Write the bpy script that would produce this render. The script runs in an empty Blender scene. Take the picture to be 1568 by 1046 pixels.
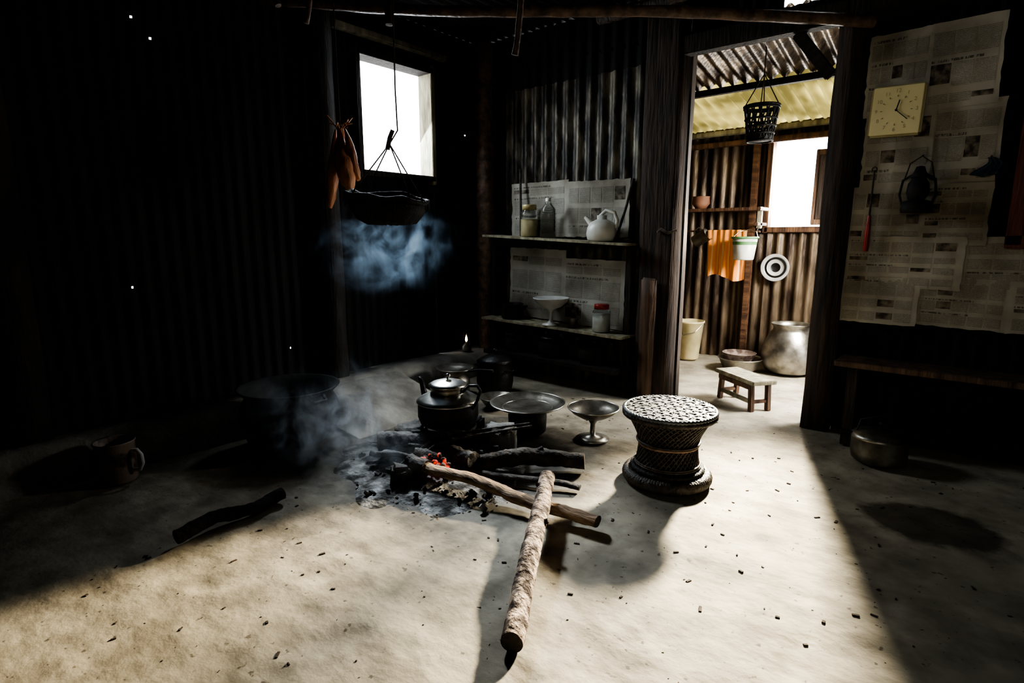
import bpy, math, random
from mathutils import Vector, Matrix, noise, Euler
random.seed(7)
S = bpy.context.scene
try:
    S.view_settings.view_transform='AgX'; S.view_settings.look='AgX - High Contrast'
except Exception as e: print(e)

# ------------------------------------------------------------------ materials
def newmat(name):
    m = bpy.data.materials.new(name); m.use_nodes = True
    nt = m.node_tree; nt.nodes.clear()
    out = nt.nodes.new('ShaderNodeOutputMaterial')
    b = nt.nodes.new('ShaderNodeBsdfPrincipled')
    nt.links.new(b.outputs[0], out.inputs[0])
    return m, nt, b, out
def N(nt, t, **kw):
    n = nt.nodes.new(t)
    for k, v in kw.items(): setattr(n, k, v)
    return n
def mat(name, c1, c2=None, rough=.7, metal=0., scale=8., stretch=(1,1,1), bump=.0, bscale=None, detail=6, lo=.35, hi=.65, alpha=None, trans=0):
    m, nt, b, out = newmat(name)
    c2 = c2 or tuple(x*.6 for x in c1)
    tc = N(nt, 'ShaderNodeTexCoord'); mp = N(nt, 'ShaderNodeMapping')
    mp.inputs['Scale'].default_value = stretch
    nt.links.new(tc.outputs['Object'], mp.inputs[0])
    no = N(nt, 'ShaderNodeTexNoise'); no.inputs['Scale'].default_value = scale; no.inputs['Detail'].default_value = detail
    nt.links.new(mp.outputs[0], no.inputs['Vector'])
    r = N(nt, 'ShaderNodeValToRGB')
    r.color_ramp.elements[0].position = lo; r.color_ramp.elements[1].position = hi
    r.color_ramp.elements[0].color = (*c2, 1); r.color_ramp.elements[1].color = (*c1, 1)
    nt.links.new(no.outputs['Fac'], r.inputs[0]); nt.links.new(r.outputs[0], b.inputs['Base Color'])
    b.inputs['Roughness'].default_value = rough; b.inputs['Metallic'].default_value = metal
    b.inputs['Transmission Weight'].default_value = trans
    if bump:
        n2 = N(nt, 'ShaderNodeTexNoise'); n2.inputs['Scale'].default_value = bscale or scale*3; n2.inputs['Detail'].default_value = 8
        nt.links.new(mp.outputs[0], n2.inputs['Vector'])
        bp = N(nt, 'ShaderNodeBump'); bp.inputs['Strength'].default_value = bump; bp.inputs['Distance'].default_value = .02
        nt.links.new(n2.outputs['Fac'], bp.inputs['Height']); nt.links.new(bp.outputs[0], b.inputs['Normal'])
    return m

M = {}
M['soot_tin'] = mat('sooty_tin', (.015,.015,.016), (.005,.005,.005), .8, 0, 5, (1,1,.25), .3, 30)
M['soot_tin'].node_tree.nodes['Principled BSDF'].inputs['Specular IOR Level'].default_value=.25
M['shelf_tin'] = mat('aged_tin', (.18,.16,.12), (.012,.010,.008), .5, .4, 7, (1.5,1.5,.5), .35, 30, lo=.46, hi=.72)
M['rust_tin'] = mat('rusty_tin', (.24,.18,.12), (.03,.017,.010), .42, .5, 5, (1.5,1.5,.35), .3, 30, lo=.42, hi=.7)
M['dark_wood'] = mat('smoked_wood', (.03,.023,.018), (.008,.006,.006), .8, 0, 6, (4,4,.6), .6, 14)
M['post_wood'] = mat('post_wood', (.065,.043,.030), (.014,.010,.009), .8, 0, 5, (5,5,.5), .7, 12)
M['brown_wood'] = mat('brown_wood', (.16,.085,.045), (.06,.03,.018), .6, 0, 5, (5,5,.5), .4, 14)
M['pole_wood'] = mat('pole_wood', (.20,.13,.09), (.06,.04,.03), .55, 0, 5, (3,3,3), .4, 14)
M['plank_wood'] = mat('plank_wood', (.14,.085,.055), (.04,.025,.018), .7, 0, 5, (5,5,.5), .4, 14)
M['red_wood'] = mat('red_wood', (.15,.035,.02), (.05,.015,.01), .6, 0, 5, (5,5,.5), .4, 14)
M['pale_wood'] = mat('pale_wood', (.38,.35,.25), (.16,.145,.10), .8, 0, 6, (3,3,.7), .4, 16)
M['grey_wood'] = mat('grey_wood', (.24,.23,.17), (.1,.09,.07), .8, 0, 6, (3,3,.7), .4, 16)
M['bark'] = mat('bark', (.44,.34,.265), (.05,.03,.02), .9, 0, 20, (1,1,1), 1, 45, lo=.42, hi=.58)
M['split_wood'] = mat('split_wood', (.42,.30,.19), (.14,.085,.05), .8, 0, 10, (1,6,6), .6, 20)
M['char'] = mat('charred_wood', (.085,.073,.065), (.012,.010,.009), .8, 0, 16, (1,1,1), .9, 30)
M['shaded_char'] = mat('shaded_char', (.007,.006,.006), (.003,.003,.003), 1, 0, 18, (1,1,1), .9, 30)  # charred wood, blackened further: the left log's shade is put into the colour
M['ash'] = mat('ash', (.36,.355,.35), (.03,.028,.026), .95, 0, 10, (1,1,1), .9, 40, lo=.42, hi=.66)
M['stone'] = mat('hearth_stone', (.20,.195,.18), (.09,.085,.075), .9, 0, 8, (1,1,1), .6, 30)
M['clay'] = mat('clay', (.34,.33,.30), (.17,.165,.15), .9, 0, 5, (1,1,1), .5, 20)
M['alu'] = mat('aluminium', (.75,.74,.7), (.5,.49,.46), .28, 1, 12, (1,1,1), .05)
M['alu_worn'] = mat('worn_aluminium', (.42,.40,.36), (.16,.145,.12), .38, .9, 9, (1,1,1), .1)
M['black_pot'] = mat('sooty_pot', (.024,.023,.022), (.008,.008,.008), .45, .4, 9, (1,1,1), .25)
M['soot_pot'] = mat('very_sooty_pot', (.011,.010,.010), (.005,.005,.005), .75, .0, 9, (1,1,1), .25)
M['steel'] = mat('steel', (.65,.66,.66), (.45,.46,.46), .22, 1, 10)
M['enamel'] = mat('chipped_enamel', (.26,.205,.175), (.09,.06,.05), .45, 0, 12, (1,1,1), .2, lo=.42, hi=.52)
M['enamel_white'] = mat('white_enamel', (.6,.6,.58), (.42,.42,.4), .35)
M['cane'] = mat('cane', (.085,.07,.06), (.025,.02,.017), .5, 0, 30, (1,1,1), .4)
M['cane_dark'] = mat('dark_cane', (.018,.016,.015), (.008,.007,.006), .65, 0, 30, (1,1,1), .5)
M['cane_light'] = mat('light_cane', (.34,.22,.16), (.18,.12,.08), .55, 0, 30)
M['strap'] = mat('plastic_strap', (.15,.17,.195), (.05,.055,.06), .38, .1, 30, lo=.3, hi=.7)
M['rope'] = mat('rope', (.11,.09,.07), (.05,.04,.03), .9, 0, 60)
M['white_plastic'] = mat('white_plastic', (.7,.7,.64), (.5,.5,.45), .4)
M['green_plastic'] = mat('green_rim', (.16,.32,.14), (.1,.22,.09), .4)
M['red_plastic'] = mat('red_plastic', (.34,.03,.02), (.2,.02,.015), .35)
M['blue_cloth'] = mat('blue_cloth', (.02,.04,.06), (.01,.02,.03), .9)
M['cream'] = mat('cream_contents', (.6,.52,.3), (.42,.36,.2), .5)
M['clockface'] = mat('clock_face', (.78,.70,.40), (.66,.59,.32), .4, 0, 3)
M['clockrim'] = mat('clock_rim', (.42,.36,.18), (.34,.29,.14), .35)
M['ink'] = mat('ink', (.02,.02,.02), (.015,.015,.015), .6)
M['gourd'] = mat('dried_gourd', (.66,.34,.18), (.28,.10,.05), .5, 0, 7, (2,2,.6), .4, 18)
M['leaf_litter'] = mat('wood_chip', (.09,.065,.045), (.03,.022,.016), .9, 0, 30)
M['terracotta'] = mat('terracotta', (.3,.15,.09), (.17,.08,.05), .7)
def glass(name, col, rough=.08):
    m, nt, b, out = newmat(name)
    b.inputs['Base Color'].default_value = (*col,1); b.inputs['Roughness'].default_value = rough
    b.inputs['Transmission Weight'].default_value = 1; b.inputs['IOR'].default_value = 1.25
    return m
M['glass'] = glass('clear_plastic', (.9,.93,.93))
def emis(name, col, st):
    m, nt, b, out = newmat(name)
    b.inputs['Base Color'].default_value = (*col,1)
    b.inputs['Emission Color'].default_value = (*col,1); b.inputs['Emission Strength'].default_value = st
    return m
M['flame'] = emis('flame', (1,.7,.4), 14)
def ember():
    m, nt, b, out = newmat('ember')
    no = N(nt,'ShaderNodeTexNoise'); no.inputs['Scale'].default_value = 35
    tc = N(nt,'ShaderNodeTexCoord'); nt.links.new(tc.outputs['Object'], no.inputs['Vector'])
    r = N(nt,'ShaderNodeValToRGB'); r.color_ramp.elements[0].position=.48; r.color_ramp.elements[1].position=.66
    r.color_ramp.elements[0].color=(0,0,0,1); r.color_ramp.elements[1].color=(1,.10,.05,1)
    nt.links.new(no.outputs['Fac'], r.inputs[0]); nt.links.new(r.outputs[0], b.inputs['Emission Color'])
    b.inputs['Emission Strength'].default_value = 1.1; b.inputs['Base Color'].default_value=(.08,.06,.06,1); b.inputs['Roughness'].default_value=.9
    return m
M['ember'] = ember()
def translucent(name, c):
    m = bpy.data.materials.new(name); m.use_nodes=True; nt=m.node_tree; nt.nodes.clear()
    out=N(nt,'ShaderNodeOutputMaterial'); t=N(nt,'ShaderNodeBsdfTranslucent'); d=N(nt,'ShaderNodeBsdfDiffuse'); mx=N(nt,'ShaderNodeMixShader')
    no=N(nt,'ShaderNodeTexNoise'); no.inputs['Scale'].default_value=3; r=N(nt,'ShaderNodeValToRGB')
    r.color_ramp.elements[0].position=.38; r.color_ramp.elements[1].position=.62
    r.color_ramp.elements[0].color=(*[x*.25 for x in c],1); r.color_ramp.elements[1].color=(*c,1)
    nt.links.new(no.outputs['Fac'],r.inputs[0]); nt.links.new(r.outputs[0],t.inputs[0]); nt.links.new(r.outputs[0],d.inputs[0])
    mx.inputs[0].default_value=.5
    nt.links.new(t.outputs[0],mx.inputs[1]); nt.links.new(d.outputs[0],mx.inputs[2]); nt.links.new(mx.outputs[0],out.inputs[0])
    return m
M['skylight'] = translucent('yellow_fibreglass', (.50,.415,.15))
def striped():
    m, nt, b, out = newmat('striped_cloth')
    tc=N(nt,'ShaderNodeTexCoord'); w=N(nt,'ShaderNodeTexWave'); w.inputs['Scale'].default_value=6; w.inputs['Distortion'].default_value=1.2
    r=N(nt,'ShaderNodeValToRGB'); r.color_ramp.elements[0].color=(.75,.28,.06,1); r.color_ramp.elements[1].color=(.8,.52,.28,1)
    r.color_ramp.elements[0].position=.6; r.color_ramp.elements[1].position=.85
    nt.links.new(tc.outputs['Object'],w.inputs[0]); nt.links.new(w.outputs['Fac'],r.inputs[0]); nt.links.new(r.outputs[0],b.inputs['Base Color'])
    b.inputs['Roughness'].default_value=.9
    return m
M['cloth'] = striped()
def newsprint(name, mode, tone=(.50,.49,.44)):
    m, nt, b, out = newmat(name)
    g=N(nt,'ShaderNodeNewGeometry'); sx=N(nt,'ShaderNodeSeparateXYZ'); nt.links.new(g.outputs['Position'],sx.inputs[0])
    st=N(nt,'ShaderNodeTexNoise'); st.inputs['Scale'].default_value=2.6; st.inputs['Detail'].default_value=7
    nt.links.new(g.outputs['Position'],st.inputs['Vector'])
    r=N(nt,'ShaderNodeValToRGB'); r.color_ramp.elements[0].position=.34; r.color_ramp.elements[1].position=.66
    r.color_ramp.elements[0].color=(tone[0]*.34,tone[1]*.31,tone[2]*.27,1); r.color_ramp.elements[1].color=(*tone,1)
    nt.links.new(st.outputs['Fac'],r.inputs[0])
    mx=N(nt,'ShaderNodeMixRGB'); mx.blend_type='MULTIPLY'; nt.links.new(r.outputs[0],mx.inputs[1])
    mx.inputs[0].default_value=1
    if mode=='paper': mx.inputs[2].default_value=(1,1,1,1)
    elif mode=='text':
        mu=N(nt,'ShaderNodeMath',operation='MULTIPLY'); mu.inputs[1].default_value=2*math.pi/.008; nt.links.new(sx.outputs['Z'],mu.inputs[0])
        si=N(nt,'ShaderNodeMath',operation='SINE'); nt.links.new(mu.outputs[0],si.inputs[0])
        mp=N(nt,'ShaderNodeMapping'); mp.inputs['Scale'].default_value=(220,220,125); nt.links.new(g.outputs['Position'],mp.inputs[0])
        no=N(nt,'ShaderNodeTexNoise'); no.inputs['Scale'].default_value=1; no.inputs['Detail'].default_value=1; nt.links.new(mp.outputs[0],no.inputs['Vector'])
        ad=N(nt,'ShaderNodeMath',operation='MULTIPLY_ADD'); nt.links.new(no.outputs['Fac'],ad.inputs[0]); ad.inputs[1].default_value=3; nt.links.new(si.outputs[0],ad.inputs[2])
        rr=N(nt,'ShaderNodeValToRGB'); rr.color_ramp.elements[0].position=.55; rr.color_ramp.elements[1].position=.98
        dv=N(nt,'ShaderNodeMath',operation='MULTIPLY'); dv.inputs[1].default_value=.42; nt.links.new(ad.outputs[0],dv.inputs[0]); nt.links.new(dv.outputs[0],rr.inputs[0])
        rr.color_ramp.elements[0].color=(.95,.95,.95,1); rr.color_ramp.elements[1].color=(.5,.5,.5,1); nt.links.new(rr.outputs[0],mx.inputs[2])
    elif mode=='photo':
        no=N(nt,'ShaderNodeTexNoise'); no.inputs['Scale'].default_value=22; no.inputs['Detail'].default_value=4; nt.links.new(g.outputs['Position'],no.inputs['Vector'])
        rr=N(nt,'ShaderNodeValToRGB'); rr.color_ramp.elements[0].position=.4; rr.color_ramp.elements[1].position=.68
        rr.color_ramp.elements[0].color=(.12,.1,.09,1); rr.color_ramp.elements[1].color=(.75,.7,.65,1)
        nt.links.new(no.outputs['Fac'],rr.inputs[0]); nt.links.new(rr.outputs[0],mx.inputs[2])
    elif mode=='head':
        mp=N(nt,'ShaderNodeMapping'); mp.inputs['Scale'].default_value=(110,110,30); nt.links.new(g.outputs['Position'],mp.inputs[0])
        no=N(nt,'ShaderNodeTexNoise'); no.inputs['Scale'].default_value=1; no.inputs['Detail'].default_value=2; nt.links.new(mp.outputs[0],no.inputs['Vector'])
        rr=N(nt,'ShaderNodeValToRGB'); rr.color_ramp.elements[0].position=.44; rr.color_ramp.elements[1].position=.56
        rr.color_ramp.elements[0].color=(.3,.3,.3,1); rr.color_ramp.elements[1].color=(.95,.95,.95,1)
        nt.links.new(no.outputs['Fac'],rr.inputs[0]); nt.links.new(rr.outputs[0],mx.inputs[2])
    nt.links.new(mx.outputs[0],b.inputs['Base Color']); b.inputs['Roughness'].default_value=.9
    return m
for k in ('paper','text','photo','head'):
    M['n_'+k]=newsprint('newsprint_'+k,k,(.48,.45,.385))
    M['s_'+k]=newsprint('smoky_newsprint_'+k,k,(.48,.47,.42))
# floor
def floormat():
    m, nt, b, out = newmat('mud_floor')
    tc=N(nt,'ShaderNodeTexCoord')
    def noi(sc,det=8,rough=.6,stretch=None,rz=-.6,dist=0):
        n=N(nt,'ShaderNodeTexNoise'); n.inputs['Scale'].default_value=sc; n.inputs['Detail'].default_value=det; n.inputs['Roughness'].default_value=rough; n.inputs['Distortion'].default_value=dist
        if stretch:
            mp=N(nt,'ShaderNodeMapping'); mp.inputs['Scale'].default_value=stretch; mp.inputs['Rotation'].default_value=(0,0,rz)
            nt.links.new(tc.outputs['Object'],mp.inputs[0]); nt.links.new(mp.outputs[0],n.inputs['Vector'])
        else: nt.links.new(tc.outputs['Object'],n.inputs['Vector'])
        return n
    a=noi(1.6,5); c=noi(4.5,9,.58); s=noi(34,5,.5); sw=noi(5,4,.45,(1,2.2,1)); f=noi(80,4,.6)
    r=N(nt,'ShaderNodeValToRGB'); r.color_ramp.elements[0].position=.3; r.color_ramp.elements[1].position=.7
    r.color_ramp.elements[0].color=(.24,.212,.165,1); r.color_ramp.elements[1].color=(.49,.44,.345,1)
    nt.links.new(a.outputs['Fac'],r.inputs[0])
    r2=N(nt,'ShaderNodeValToRGB'); r2.color_ramp.elements[0].position=.38; r2.color_ramp.elements[1].position=.58
    r2.color_ramp.elements[0].color=(.55,.54,.52,1); r2.color_ramp.elements[1].color=(1,1,1,1); nt.links.new(c.outputs['Fac'],r2.inputs[0])
    m1=N(nt,'ShaderNodeMixRGB'); m1.blend_type='MULTIPLY'; m1.inputs[0].default_value=.85
    nt.links.new(r.outputs[0],m1.inputs[1]); nt.links.new(r2.outputs[0],m1.inputs[2])
    r3=N(nt,'ShaderNodeValToRGB'); r3.color_ramp.elements[0].position=.29; r3.color_ramp.elements[1].position=.34
    r3.color_ramp.elements[0].color=(.25,.22,.2,1); r3.color_ramp.elements[1].color=(1,1,1,1); nt.links.new(s.outputs['Fac'],r3.inputs[0])
    m2=N(nt,'ShaderNodeMixRGB'); m2.blend_type='MULTIPLY'; m2.inputs[0].default_value=.8
    nt.links.new(m1.outputs[0],m2.inputs[1]); nt.links.new(r3.outputs[0],m2.inputs[2])
    def patch(prev, cx, cy, rx, ry, col, soft):
        mp=N(nt,'ShaderNodeMapping'); mp.vector_type='POINT'
        mp.inputs['Location'].default_value=(-cx/rx,-cy/ry,0); mp.inputs['Scale'].default_value=(1/rx,1/ry,0)
        nt.links.new(tc.outputs['Object'],mp.inputs[0])
        ln=N(nt,'ShaderNodeVectorMath',operation='LENGTH'); nt.links.new(mp.outputs[0],ln.inputs[0])
        q=N(nt,'ShaderNodeMath',operation='MULTIPLY_ADD'); nt.links.new(c.outputs['Fac'],q.inputs[0]); q.inputs[1].default_value=.9; nt.links.new(ln.outputs['Value'],q.inputs[2])
        rr=N(nt,'ShaderNodeValToRGB'); rr.color_ramp.elements[0].position=.5; rr.color_ramp.elements[1].position=.5+soft
        hf=N(nt,'ShaderNodeMath',operation='MULTIPLY'); hf.inputs[1].default_value=.4; nt.links.new(q.outputs[0],hf.inputs[0])
        rr.color_ramp.elements[0].color=(*col,1); rr.color_ramp.elements[1].color=(1,1,1,1); nt.links.new(hf.outputs[0],rr.inputs[0])
        mm=N(nt,'ShaderNodeMixRGB'); mm.blend_type='MULTIPLY'; mm.inputs[0].default_value=1
        nt.links.new(prev.outputs[0],mm.inputs[1]); nt.links.new(rr.outputs[0],mm.inputs[2]); return mm
    p=patch(m2,3.72,-1.12,.30,.22,(.3,.28,.26),.08)
    p=patch(p,1.5,-1.95,.74,.74,(.22,.22,.23),.3)
    nt.links.new(p.outputs[0],b.inputs['Base Color']); b.inputs['Roughness'].default_value=.8
    ad=N(nt,'ShaderNodeMath',operation='MULTIPLY_ADD'); ad.inputs[1].default_value=.7; nt.links.new(sw.outputs['Fac'],ad.inputs[0]); nt.links.new(c.outputs['Fac'],ad.inputs[2])
    ad2=N(nt,'ShaderNodeMath',operation='MULTIPLY_ADD'); ad2.inputs[1].default_value=.09; nt.links.new(s.outputs['Fac'],ad2.inputs[0]); nt.links.new(ad.outputs[0],ad2.inputs[2])
    ad3=N(nt,'ShaderNodeMath',operation='MULTIPLY_ADD'); ad3.inputs[1].default_value=.04; nt.links.new(f.outputs['Fac'],ad3.inputs[0]); nt.links.new(ad2.outputs[0],ad3.inputs[2])
    bp=N(nt,'ShaderNodeBump'); bp.inputs['Strength'].default_value=.55; bp.inputs['Distance'].default_value=.02
    nt.links.new(ad3.outputs[0],bp.inputs['Height']); nt.links.new(bp.outputs[0],b.inputs['Normal'])
    return m
M['floor']=floormat()

# ------------------------------------------------------------------ builder
class B:
    def __init__(s, name, loc=(0,0,0), rot=(0,0,0)):
        s.name=name; s.loc=loc; s.rot=rot; s.v=[]; s.f=[]; s.m=[]; s.s=[]; s.mats=[]
    def mi(s, k):
        if k not in s.mats: s.mats.append(k)
        return s.mats.index(k)
    def add(s, vs, fs, k, smooth=True):
        o=len(s.v); s.v += [tuple(v) for v in vs]; i=s.mi(k)
        for f in fs: s.f.append([o+a for a in f]); s.m.append(i); s.s.append(smooth)
    def lathe(s, prof, k, c=(0,0,0), seg=40, mtx=None, sx=1, sy=1, closed=False):
        vs=[]; n=len(prof)
        for r,z in prof:
            for i in range(seg):
                a=2*math.pi*i/seg; v=Vector((max(r,.0004)*math.cos(a)*sx, max(r,.0004)*math.sin(a)*sy, z))
                if mtx: v=mtx@v
                vs.append(v+Vector(c))
        fs=[]
        for j in range(n-1):
            for i in range(seg):
                fs.append((j*seg+i, j*seg+(i+1)%seg, (j+1)*seg+(i+1)%seg, (j+1)*seg+i))
        s.add(vs, fs, k)
    def tube(s, pts, r, k, seg=8, rough=0, seed=0, cap=True, closed=False, capk=None, flat=1, fr=14):
        pts=[Vector(p) for p in pts]; n=len(pts)
        rs = r if isinstance(r,(list,tuple)) else [r]*n
        up=Vector((0,0,1)); vs=[]; prev=None
        for i,p in enumerate(pts):
            if closed: t=pts[(i+1)%n]-pts[i-1]
            else: t=pts[min(i+1,n-1)]-pts[max(i-1,0)]
            t.normalize()
            if prev is None:
                a=t.cross(up)
                if a.length<.05: a=t.cross(Vector((1,0,0)))
            else: a=prev-t*prev.dot(t)
            a.normalize(); prev=a; b=t.cross(a)
            for q in range(seg):
                an=2*math.pi*q/seg; rr=rs[i]
                if rough:
                    d=a*math.cos(an)+b*math.sin(an)
                    w=(p+d*rs[i])*fr+Vector((seed*3.1,seed,0))
                    rr*=1+rough*noise.noise(w)+rough*.6*noise.noise(w*3)
                vs.append(p+a*math.cos(an)*rr+b*math.sin(an)*rr*flat)
        fs=[]
        for i in range(n if closed else n-1):
            j=(i+1)%n
            for q in range(seg):
                fs.append((i*seg+q,i*seg+(q+1)%seg,j*seg+(q+1)%seg,j*seg+q))
        s.add(vs,fs,k)
        if cap and not closed:
            s.add(vs[:seg],[list(range(seg))[::-1]],capk or k,False); s.add(vs[-seg:],[list(range(seg))],capk or k,False)
    def torus(s, R, r, k, c=(0,0,0), seg=48, seg2=10, mtx=None, ripple=0, nrip=0):
        vs=[]
        for i in range(seg):
            a=2*math.pi*i/seg
            for j in range(seg2):
                b=2*math.pi*j/seg2
                rr=r*(1+ripple*math.cos(nrip*a+b*1))
                v=Vector(((R+rr*math.cos(b))*math.cos(a),(R+rr*math.cos(b))*math.sin(a),rr*math.sin(b)))
                if mtx: v=mtx@v
                vs.append(v+Vector(c))
        fs=[(i*seg2+j,((i+1)%seg)*seg2+j,((i+1)%seg)*seg2+(j+1)%seg2,i*seg2+(j+1)%seg2) for i in range(seg) for j in range(seg2)]
        s.add(vs,fs,k)
    def box(s, c, size, k, rot=None, bev=.004, nz=0, div=1, seed=0):
        hx,hy,hz=[q/2 for q in size]; bev=min(bev,hx*.8,hy*.8,hz*.8)
        R=Euler(rot).to_matrix() if rot else Matrix.Identity(3)
        import bmesh
        bm=bmesh.new(); bmesh.ops.create_cube(bm,size=1)
        for v in bm.verts: v.co=Vector((v.co.x*size[0],v.co.y*size[1],v.co.z*size[2]))
        if bev>0: bmesh.ops.bevel(bm,geom=bm.edges[:],offset=bev,segments=2,affect='EDGES')
        if div>1:
            bmesh.ops.triangulate(bm,faces=[f for f in bm.faces if len(f.verts)>4])
            bmesh.ops.subdivide_edges(bm,edges=[e for e in bm.edges if e.calc_length()>max(size)/div/1.5],cuts=div,use_grid_fill=True)
        if nz:
            for v in bm.verts:
                w=v.co*6/max(.2,min(size)*3)+Vector((seed,seed*2,0)); v.co+=noise.noise_vector(w)*nz
        bm.verts.index_update()
        vs=[R@v.co+Vector(c) for v in bm.verts]; fs=[[v.index for v in f.verts] for f in bm.faces]; bm.free()
        s.add(vs,fs,k,bool(nz))
    def text(s, body, size, loc, mtx, k):
        cu=bpy.data.curves.new('t','FONT'); cu.body=body; cu.size=size; cu.align_x='CENTER'; cu.align_y='CENTER'
        o=bpy.data.objects.new('t',cu); S.collection.objects.link(o)
        dg=bpy.context.evaluated_depsgraph_get(); me=bpy.data.meshes.new_from_object(o.evaluated_get(dg))
        s.add([mtx@v.co+Vector(loc) for v in me.vertices],[list(p.vertices) for p in me.polygons],k,False)
        bpy.data.objects.remove(o); bpy.data.meshes.remove(me)
    def done(s, parent=None):
        import bmesh
        me=bpy.data.meshes.new(s.name); me.from_pydata(s.v,[],s.f)
        for k in s.mats: me.materials.append(M[k])
        me.polygons.foreach_set('material_index',s.m); me.polygons.foreach_set('use_smooth',s.s)
        bm=bmesh.new(); bm.from_mesh(me); bmesh.ops.recalc_face_normals(bm,faces=bm.faces[:]); bm.to_mesh(me); bm.free()
        me.update()
        o=bpy.data.objects.new(s.name,me); o.location=s.loc; o.rotation_euler=s.rot
        S.collection.objects.link(o)
        if parent: o.parent=parent
        return o
def lerp(a,b,t): return Vector(a)*(1-t)+Vector(b)*t
def line(a,b,n,wob=0,seed=0,fq=3.0):
    out=[]
    for i in range(n+1):
        p=lerp(a,b,i/n)
        if wob: p=p+noise.noise_vector(Vector((i/n*fq+seed*7.3,seed,0)))*wob
        out.append(p)
    return out

def corr(b, o, ax, nr, L, up, H, k, pitch=.085, amp=.011, holes=(), off=0):
    o=Vector(o); ax=Vector(ax); nr=Vector(nr); up=Vector(up)
    step=pitch/8; nx=max(2,int(L/step)); zs=[0,H]
    if up.z>.9 and abs(o.z)<.001: zs[0]=-.06
    for t,z in holes: zs += [z-.006,z+.006]
    for q in range(1,4): zs.append(H*q/4)
    zs=sorted(set(round(z,4) for z in zs))
    vs=[];nz=len(zs)
    for i in range(nx+1):
        t=L*i/nx
        for z in zs:
            w=o+ax*t+up*z
            a=amp*math.cos(2*math.pi*(t+off)/pitch)+.006*noise.noise(w*1.7)
            vs.append(w+nr*a)
    fs=[]
    for i in range(nx):
        tm=L*(i+.5)/nx
        for j in range(nz-1):
            zm=(zs[j]+zs[j+1])/2
            if any(abs(tm-t)<step*.55 and abs(zm-z)<.004 for t,z in holes): continue
            fs.append((i*nz+j,(i+1)*nz+j,(i+1)*nz+j+1,i*nz+j+1))
    b.add(vs,fs,k)

# ------------------------------------------------------------------ room shell
FP=[(2.95,-3.05,.4),(3.12,-2.72,.5),(2.62,-2.72,.2),(2.78,-2.40,.35),(3.05,-2.15,-.2),(3.22,-1.85,.1),(2.35,-3.25,-.5),(2.05,-3.0,-.4),(3.0,-1.2,.3),(3.35,-2.9,.2),(1.8,-3.3,-.6),(2.6,-3.3,.6)]
def fz(x,y):
    z=.010*noise.noise(Vector((x*1.3,y*1.3,0)))+.006*noise.noise(Vector((x*5,y*5,3)))+.0035*noise.noise(Vector((x*11,y*11,3)))-.006
    for fx,fy,a in FP:
        dx,dy=x-fx,y-fy
        if abs(dx)<.25 and abs(dy)<.25:
            u=(dx*math.cos(a)+dy*math.sin(a))/.05; v=(-dx*math.sin(a)+dy*math.cos(a))/.13; r=u*u+v*v
            z+=-.005*math.exp(-r*r*.6)+.003*math.exp(-((r-1.9)**2)*2)
    return z
b=B('floor'); nx,ny=260,330; x0,x1,y0,y1=-.2,6.0,-5.8,2.1; vs=[]
for j in range(ny+1):
    for i in range(nx+1):
        x=x0+(x1-x0)*i/nx; y=y0+(y1-y0)*j/ny
        vs.append((x,y,fz(x,y)))
b.add(vs,[(j*(nx+1)+i,j*(nx+1)+i+1,(j+1)*(nx+1)+i+1,(j+1)*(nx+1)+i) for j in range(ny) for i in range(nx)],'floor'); b.done()

HT=2.95
WY0,WY1,WZ0,WZ1=-1.38,-.63,1.73,2.60
b=B('wall_left')
ax=(0,-1,0); nr=(1,0,0); up=(0,0,1)
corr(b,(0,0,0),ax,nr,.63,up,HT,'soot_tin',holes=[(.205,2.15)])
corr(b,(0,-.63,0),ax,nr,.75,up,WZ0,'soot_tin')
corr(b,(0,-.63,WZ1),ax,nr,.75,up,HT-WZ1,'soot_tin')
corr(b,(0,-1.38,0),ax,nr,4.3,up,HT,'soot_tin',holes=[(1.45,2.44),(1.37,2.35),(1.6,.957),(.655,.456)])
b.done()
b=B('wall_back')
ax=(1,0,0); nr=(0,-1,0)
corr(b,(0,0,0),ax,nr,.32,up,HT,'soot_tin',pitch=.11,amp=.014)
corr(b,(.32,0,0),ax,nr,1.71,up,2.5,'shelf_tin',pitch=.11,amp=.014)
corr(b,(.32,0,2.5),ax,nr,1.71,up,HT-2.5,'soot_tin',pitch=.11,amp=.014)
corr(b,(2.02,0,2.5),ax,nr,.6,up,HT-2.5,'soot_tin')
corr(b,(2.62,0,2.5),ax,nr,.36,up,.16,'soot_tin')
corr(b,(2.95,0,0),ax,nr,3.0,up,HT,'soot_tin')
b.done()
b=B('wall_right'); corr(b,(5.9,0,0),(0,-1,0),(-1,0,0),5.7,up,HT,'soot_tin'); b.done()
b=B('wall_front'); corr(b,(0,-5.65,0),(1,0,0),(0,1,0),5.9,up,HT,'soot_tin'); b.done()
b=B('ceiling'); corr(b,(-.1,-5.7,HT),(1,0,0),(0,0,1),6.1,(0,1,0),5.74,'soot_tin'); b.done()
b=B('wall_annex_back')
corr(b,(1.1,1.85,0),(1,0,0),(0,-1,0),.99,up,2.3,'rust_tin',pitch=.1,amp=.015)
corr(b,(2.09,1.85,0),(1,0,0),(0,-1,0),.55,up,1.33,'rust_tin',pitch=.1,amp=.015)
corr(b,(2.09,1.85,2.13),(1,0,0),(0,-1,0),.55,up,.17,'rust_tin',pitch=.1,amp=.015)
corr(b,(2.64,1.85,0),(1,0,0),(0,-1,0),.7,up,2.3,'rust_tin',pitch=.1,amp=.015)
b.done()
b=B('wall_annex_left'); corr(b,(1.15,.02,0),(0,1,0),(1,0,0),1.83,up,2.8,'rust_tin'); b.done()
b=B('wall_annex_right')
corr(b,(3.3,.02,0),(0,1,0),(-1,0,0),.33,up,2.8,'rust_tin')
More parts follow.
